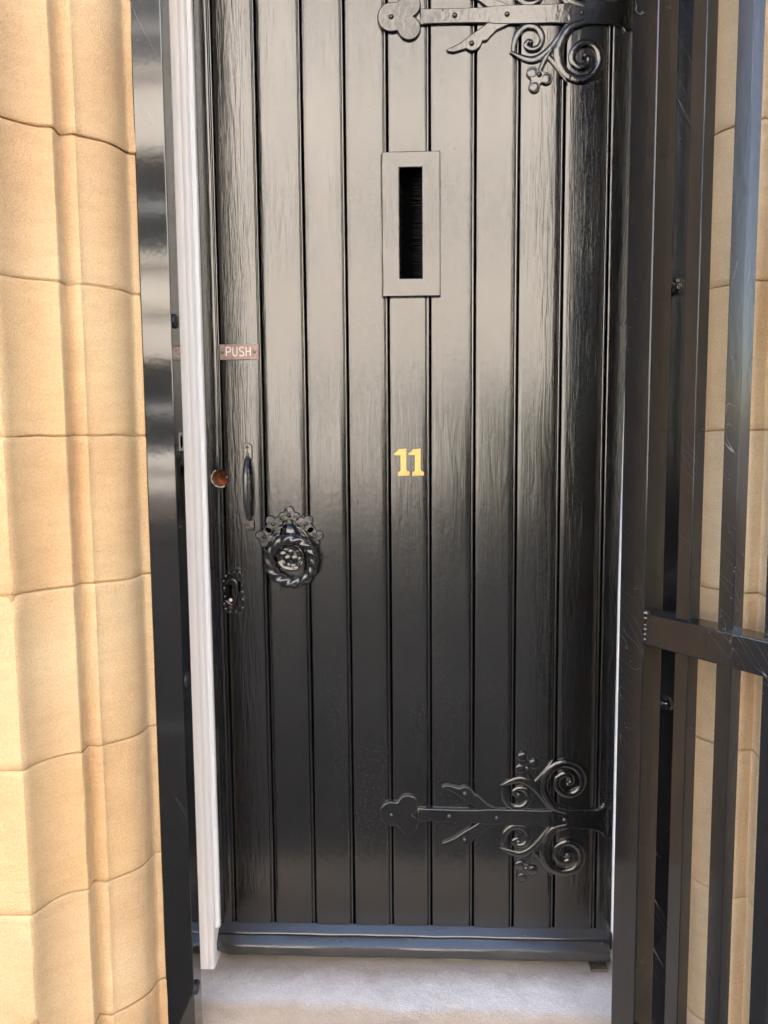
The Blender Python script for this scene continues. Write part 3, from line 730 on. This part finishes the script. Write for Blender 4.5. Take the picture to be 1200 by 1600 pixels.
# ------------------------------------------------------------------ gate frame
GY0, GY1 = -0.255, -0.205
gframe = thing('gate_surround', (0, -0.23, STEP), 'black steel gate posts fixed in the stone doorway in front of the door', 'gate posts')
pl_ = MB().bbox(-0.4580, -0.4063, GY0, GY1, STEP - 0.012, 2.44, 0.0022).build('post', M_POST, gframe)
pr_ = MB().bbox(0.4063, 0.4580, GY0, GY1, STEP - 0.012, 2.44, 0.0022).build('post', M_GATE, gframe)
MB().bbox(-0.4062, 0.4062, GY0 + 0.001, GY1 - 0.001, 2.392, 2.439, 0.002).build('head_bar', M_GATE, gframe)
for u, v_ in ((273, 502), (291, 1062), (305, 1545)):
    w = AX_R * ((u - 600) / FPX) + AX_D * ((v_ - 800) / FPX) + AX_F; t = (-0.4063 - CAM.x) / w.x; q = CAM + w * t
    mb = MB(); mb.lathe([(0.0125, -0.001), (0.0125, 0.0025), (0.0105, 0.0045), (0.001, 0.0055)], (-0.4063, max(min(q.y, GY1 - 0.013), GY0 + 0.014), q.z), 'X', 20); mb.build('rubber_buffer', M_RUBBER, pl_, smooth=True, auto=40)
for u, v_, hh in ((285, 690, 0.012), (284, 735, 0.009)):
    w = AX_R * ((u - 600) / FPX) + AX_D * ((v_ - 800) / FPX) + AX_F; t = (-0.4063 - CAM.x) / w.x; q = CAM + w * t; yc = max(min(q.y, GY1 - 0.016), GY0 + 0.016)
    mb = MB(); mb.bbox(-0.4068, -0.4057, yc - 0.012, yc + 0.012, q.z - hh - 0.004, q.z + hh + 0.004, 0.0004); mb.build('strike_plate', M_GREYMETAL if hh > 0.01 else M_GATE, pl_)
    v = [(-0.4055, yc + 0.008 * math.cos(2 * math.pi * k / 16), q.z + hh * math.sin(2 * math.pi * k / 16)) for k in range(16)] + [(-0.4062, yc + 0.009 * math.cos(2 * math.pi * k / 16), q.z + (hh + 0.001) * math.sin(2 * math.pi * k / 16)) for k in range(16)]
    part('bolt_hole', v, [list(range(16)), list(range(16, 32))] + [(k, (k + 1) % 16, 16 + (k + 1) % 16, 16 + k) for k in range(16)], M_VOID, pl_)

# ------------------------------------------------------------------ open gate leaf
ANG = R(-56)
GU = Vector((math.cos(ANG), math.sin(ANG), 0)); GN = Vector((math.sin(ANG), -math.cos(ANG), 0))   # along the leaf, and its face towards the camera
GC = Vector((0.3667, 1.2783 - 1.6, 0))
gate = thing('gate', (GC.x, GC.y, STEP + 0.05), 'open black steel barred gate leaf hinged on the right gate post', 'gate')
def leaf_box(name, t0, t1, th, z0, z1, m_, parent, b=0.002):
    mb = MB().bbox(t0, t1, -th / 2, th / 2, z0, z1, b)
    mb.v = [GC + GU * q.x + GN * q.y + Vector((0, 0, q.z)) for q in mb.v]
    return mb.build(name, m_, parent)
GB, GT = STEP + 0.05, 2.36
stile = leaf_box('hinge_stile', -0.025, 0.025, 0.045, GB, GT, M_GATE, gate, 0.0024)
LEN = 0.86
leaf_box('lock_stile', LEN - 0.025, LEN + 0.025, 0.045, GB, GT, M_GATE, gate)
RT = CZ - 0.2852
for z1 in (RT, GB + 0.051, GT - 0.001): leaf_box('rail', 0.0254, LEN - 0.0254, 0.043, z1 - 0.0505, z1, M_GATE, gate)
for t in [0.0886 + 0.0723 * k for k in range(11) if 0.0886 + 0.0723 * k < LEN - 0.04]:
    leaf_box('bar', t - 0.0122, t + 0.0122, 0.0244, GB + 0.051, GT - 0.0515, M_GATE, gate, 0.0013)
rng = random.Random(6)
mb = MB()
for k in range(6):                                             # weld gobs where the middle rail meets the stile
    q = GC + GU * 0.0262 + GN * 0.0200 + Vector((0, 0, RT - 0.001 - k * 0.0085 + rng.uniform(-0.002, 0.002))); r = rng.uniform(0.0034, 0.0052) if k else 0.0062
    mb.lathe([(r * 0.2, -r * 1.2), (r * 0.8, -r * 0.7), (r, 0), (r * 0.8, r * 0.6), (r * 0.2, r)], q, 'Z', 10)
mb.build('weld', M_IRON, gate, smooth=True)
for zz in (CZ + 0.235, CZ - 0.458, CZ + 0.92):
    mb = MB(); c = (0.4275, -0.2700, zz)
    mb.lathe([(0.004, -0.013), (0.0085, -0.010), (0.0095, -0.002), (0.007, 0.001), (0.009, 0.003), (0.0085, 0.009), (0.004, 0.012)], c, 'Z', 18)
    mb.lathe([(0.004, 0.0), (0.0055, 0.002), (0.0055, 0.030), (0.004, 0.033)], (0.397, -0.279, zz), 'X', 12)
    for k in range(5): mb.lathe([(0.001, -0.006), (0.006, -0.003), (0.0065, 0.002), (0.001, 0.006)], (0.424 + rng.uniform(-0.005, 0.006), -0.279 + rng.uniform(-0.004, 0.002), zz + rng.uniform(-0.008, 0.008)), 'Z', 9)
    mb.build('hinge', M_IRON, gate, smooth=True, auto=40)

# ------------------------------------------------------------------ far side of the street (it is what the gloss paint mirrors)
opp = thing('stone_building', (0, -11.4, 0), 'pale sandstone terrace across the street, seen only as a reflection in the paint', 'building')
FY = -11.4; FH = 9.0
cols = [(-9.6, -8.2), (-6.6, -5.2), (-4.7, -3.3), (-0.5, 0.7), (2.7, 3.9), (5.8, 7.2), (8.8, 10.2)]
rows = [(0.95, 2.55), (4.1, 5.7), (6.9, 8.2)]
def punched(x0, x1, z0, z1, y0, y1, cols, rows):
    mb = MB(); xs = [x0] + [c for p_ in cols for c in p_] + [x1]; zs = [z0] + [c for p_ in rows for c in p_] + [z1]
    for i in range(len(xs) - 1):
        for j in range(len(zs) - 1):
            if i % 2 == 1 and j % 2 == 1: continue
            mb.box(xs[i], xs[i + 1], y0, y1, zs[j], zs[j + 1])
    return mb
punched(-14, 14, -0.1, FH, FY - 0.4, FY, cols, rows).build('wall', M_FACADE, opp)
MB().box(-14.1, 14.1, FY - 0.5, FY + 0.22, FH + 0.002, FH + 0.28).build('cornice', M_FACADE, opp)
MB().box(-14.1, 14.1, FY - 6, FY - 0.502, FH - 0.3, FH).build('roof', M_SLATE, opp)
MB().box(-14, 14, FY + 0.002, FY + 0.10, 3.25, 3.45).build('string_course', M_FACADE, opp)
for a, b_ in cols:
    for c, d in rows:
        wd = MB()
        for q in ((a, a + 0.09, c, d), (b_ - 0.09, b_, c, d), (a + 0.09, b_ - 0.09, d - 0.09, d), (a + 0.09, b_ - 0.09, c, c + 0.09), (a + 0.09, b_ - 0.09, (c + d) / 2 - 0.03, (c + d) / 2 + 0.03)): wd.box(q[0], q[1], FY - 0.22, FY - 0.16, q[2], q[3])
        w_ = wd.build('window', M_SASH, opp)
        MB().box(a + 0.09, b_ - 0.09, FY - 0.21, FY - 0.20, c + 0.09, d - 0.09).build('pane', M_GLASS, w_)
        MB().box(a - 0.1, b_ + 0.1, FY + 0.003, FY + 0.12, c - 0.14, c - 0.002).build('sill', M_FACADE, w_)

# clipped hedge at the foot of the terrace: the dark green patch mirrored low on the right of the door
rng = random.Random(21); mb = MB()
for k in range(5200):
    x = rng.uniform(1.0, 8.5); y = rng.uniform(-11.25, -10.5); z = rng.uniform(0.05, 1.75)
    side = rng.random()
    if side < 0.6: y = -10.5 + rng.uniform(-0.08, 0.06)
    elif side < 0.85: z = 1.75 + rng.uniform(-0.1, 0.1)
    a = rng.uniform(0, 6.28); b_ = rng.uniform(-1, 1); L = rng.uniform(0.05, 0.1)
    u1 = Vector((math.cos(a), math.sin(a) * 0.5, b_)).normalized() * L; u2 = Vector((-math.sin(a), math.cos(a), rng.uniform(-0.5, 0.5))).normalized() * L * 0.5; c = Vector((x, y, z))
    mb.add([c - u1, c + u2, c + u1, c - u2], [(0, 1, 2, 3)])
M_LEAF = plain('hedge_leaf', (0.05, 0.085, 0.03), 0.5, var=0.4, scale=5)
hedge = thing('hedge', (4.75, -10.9, 0.0), 'clipped green hedge across the street, seen only as a dim reflection in the door', 'hedge')
mb.build('foliage', M_LEAF, hedge, kind='stuff')
MB().box(1.2, 8.3, -11.15, -10.65, 0.0, 1.6).build('woody_core', plain('hedge_core', (0.02, 0.025, 0.012), 0.9), hedge)
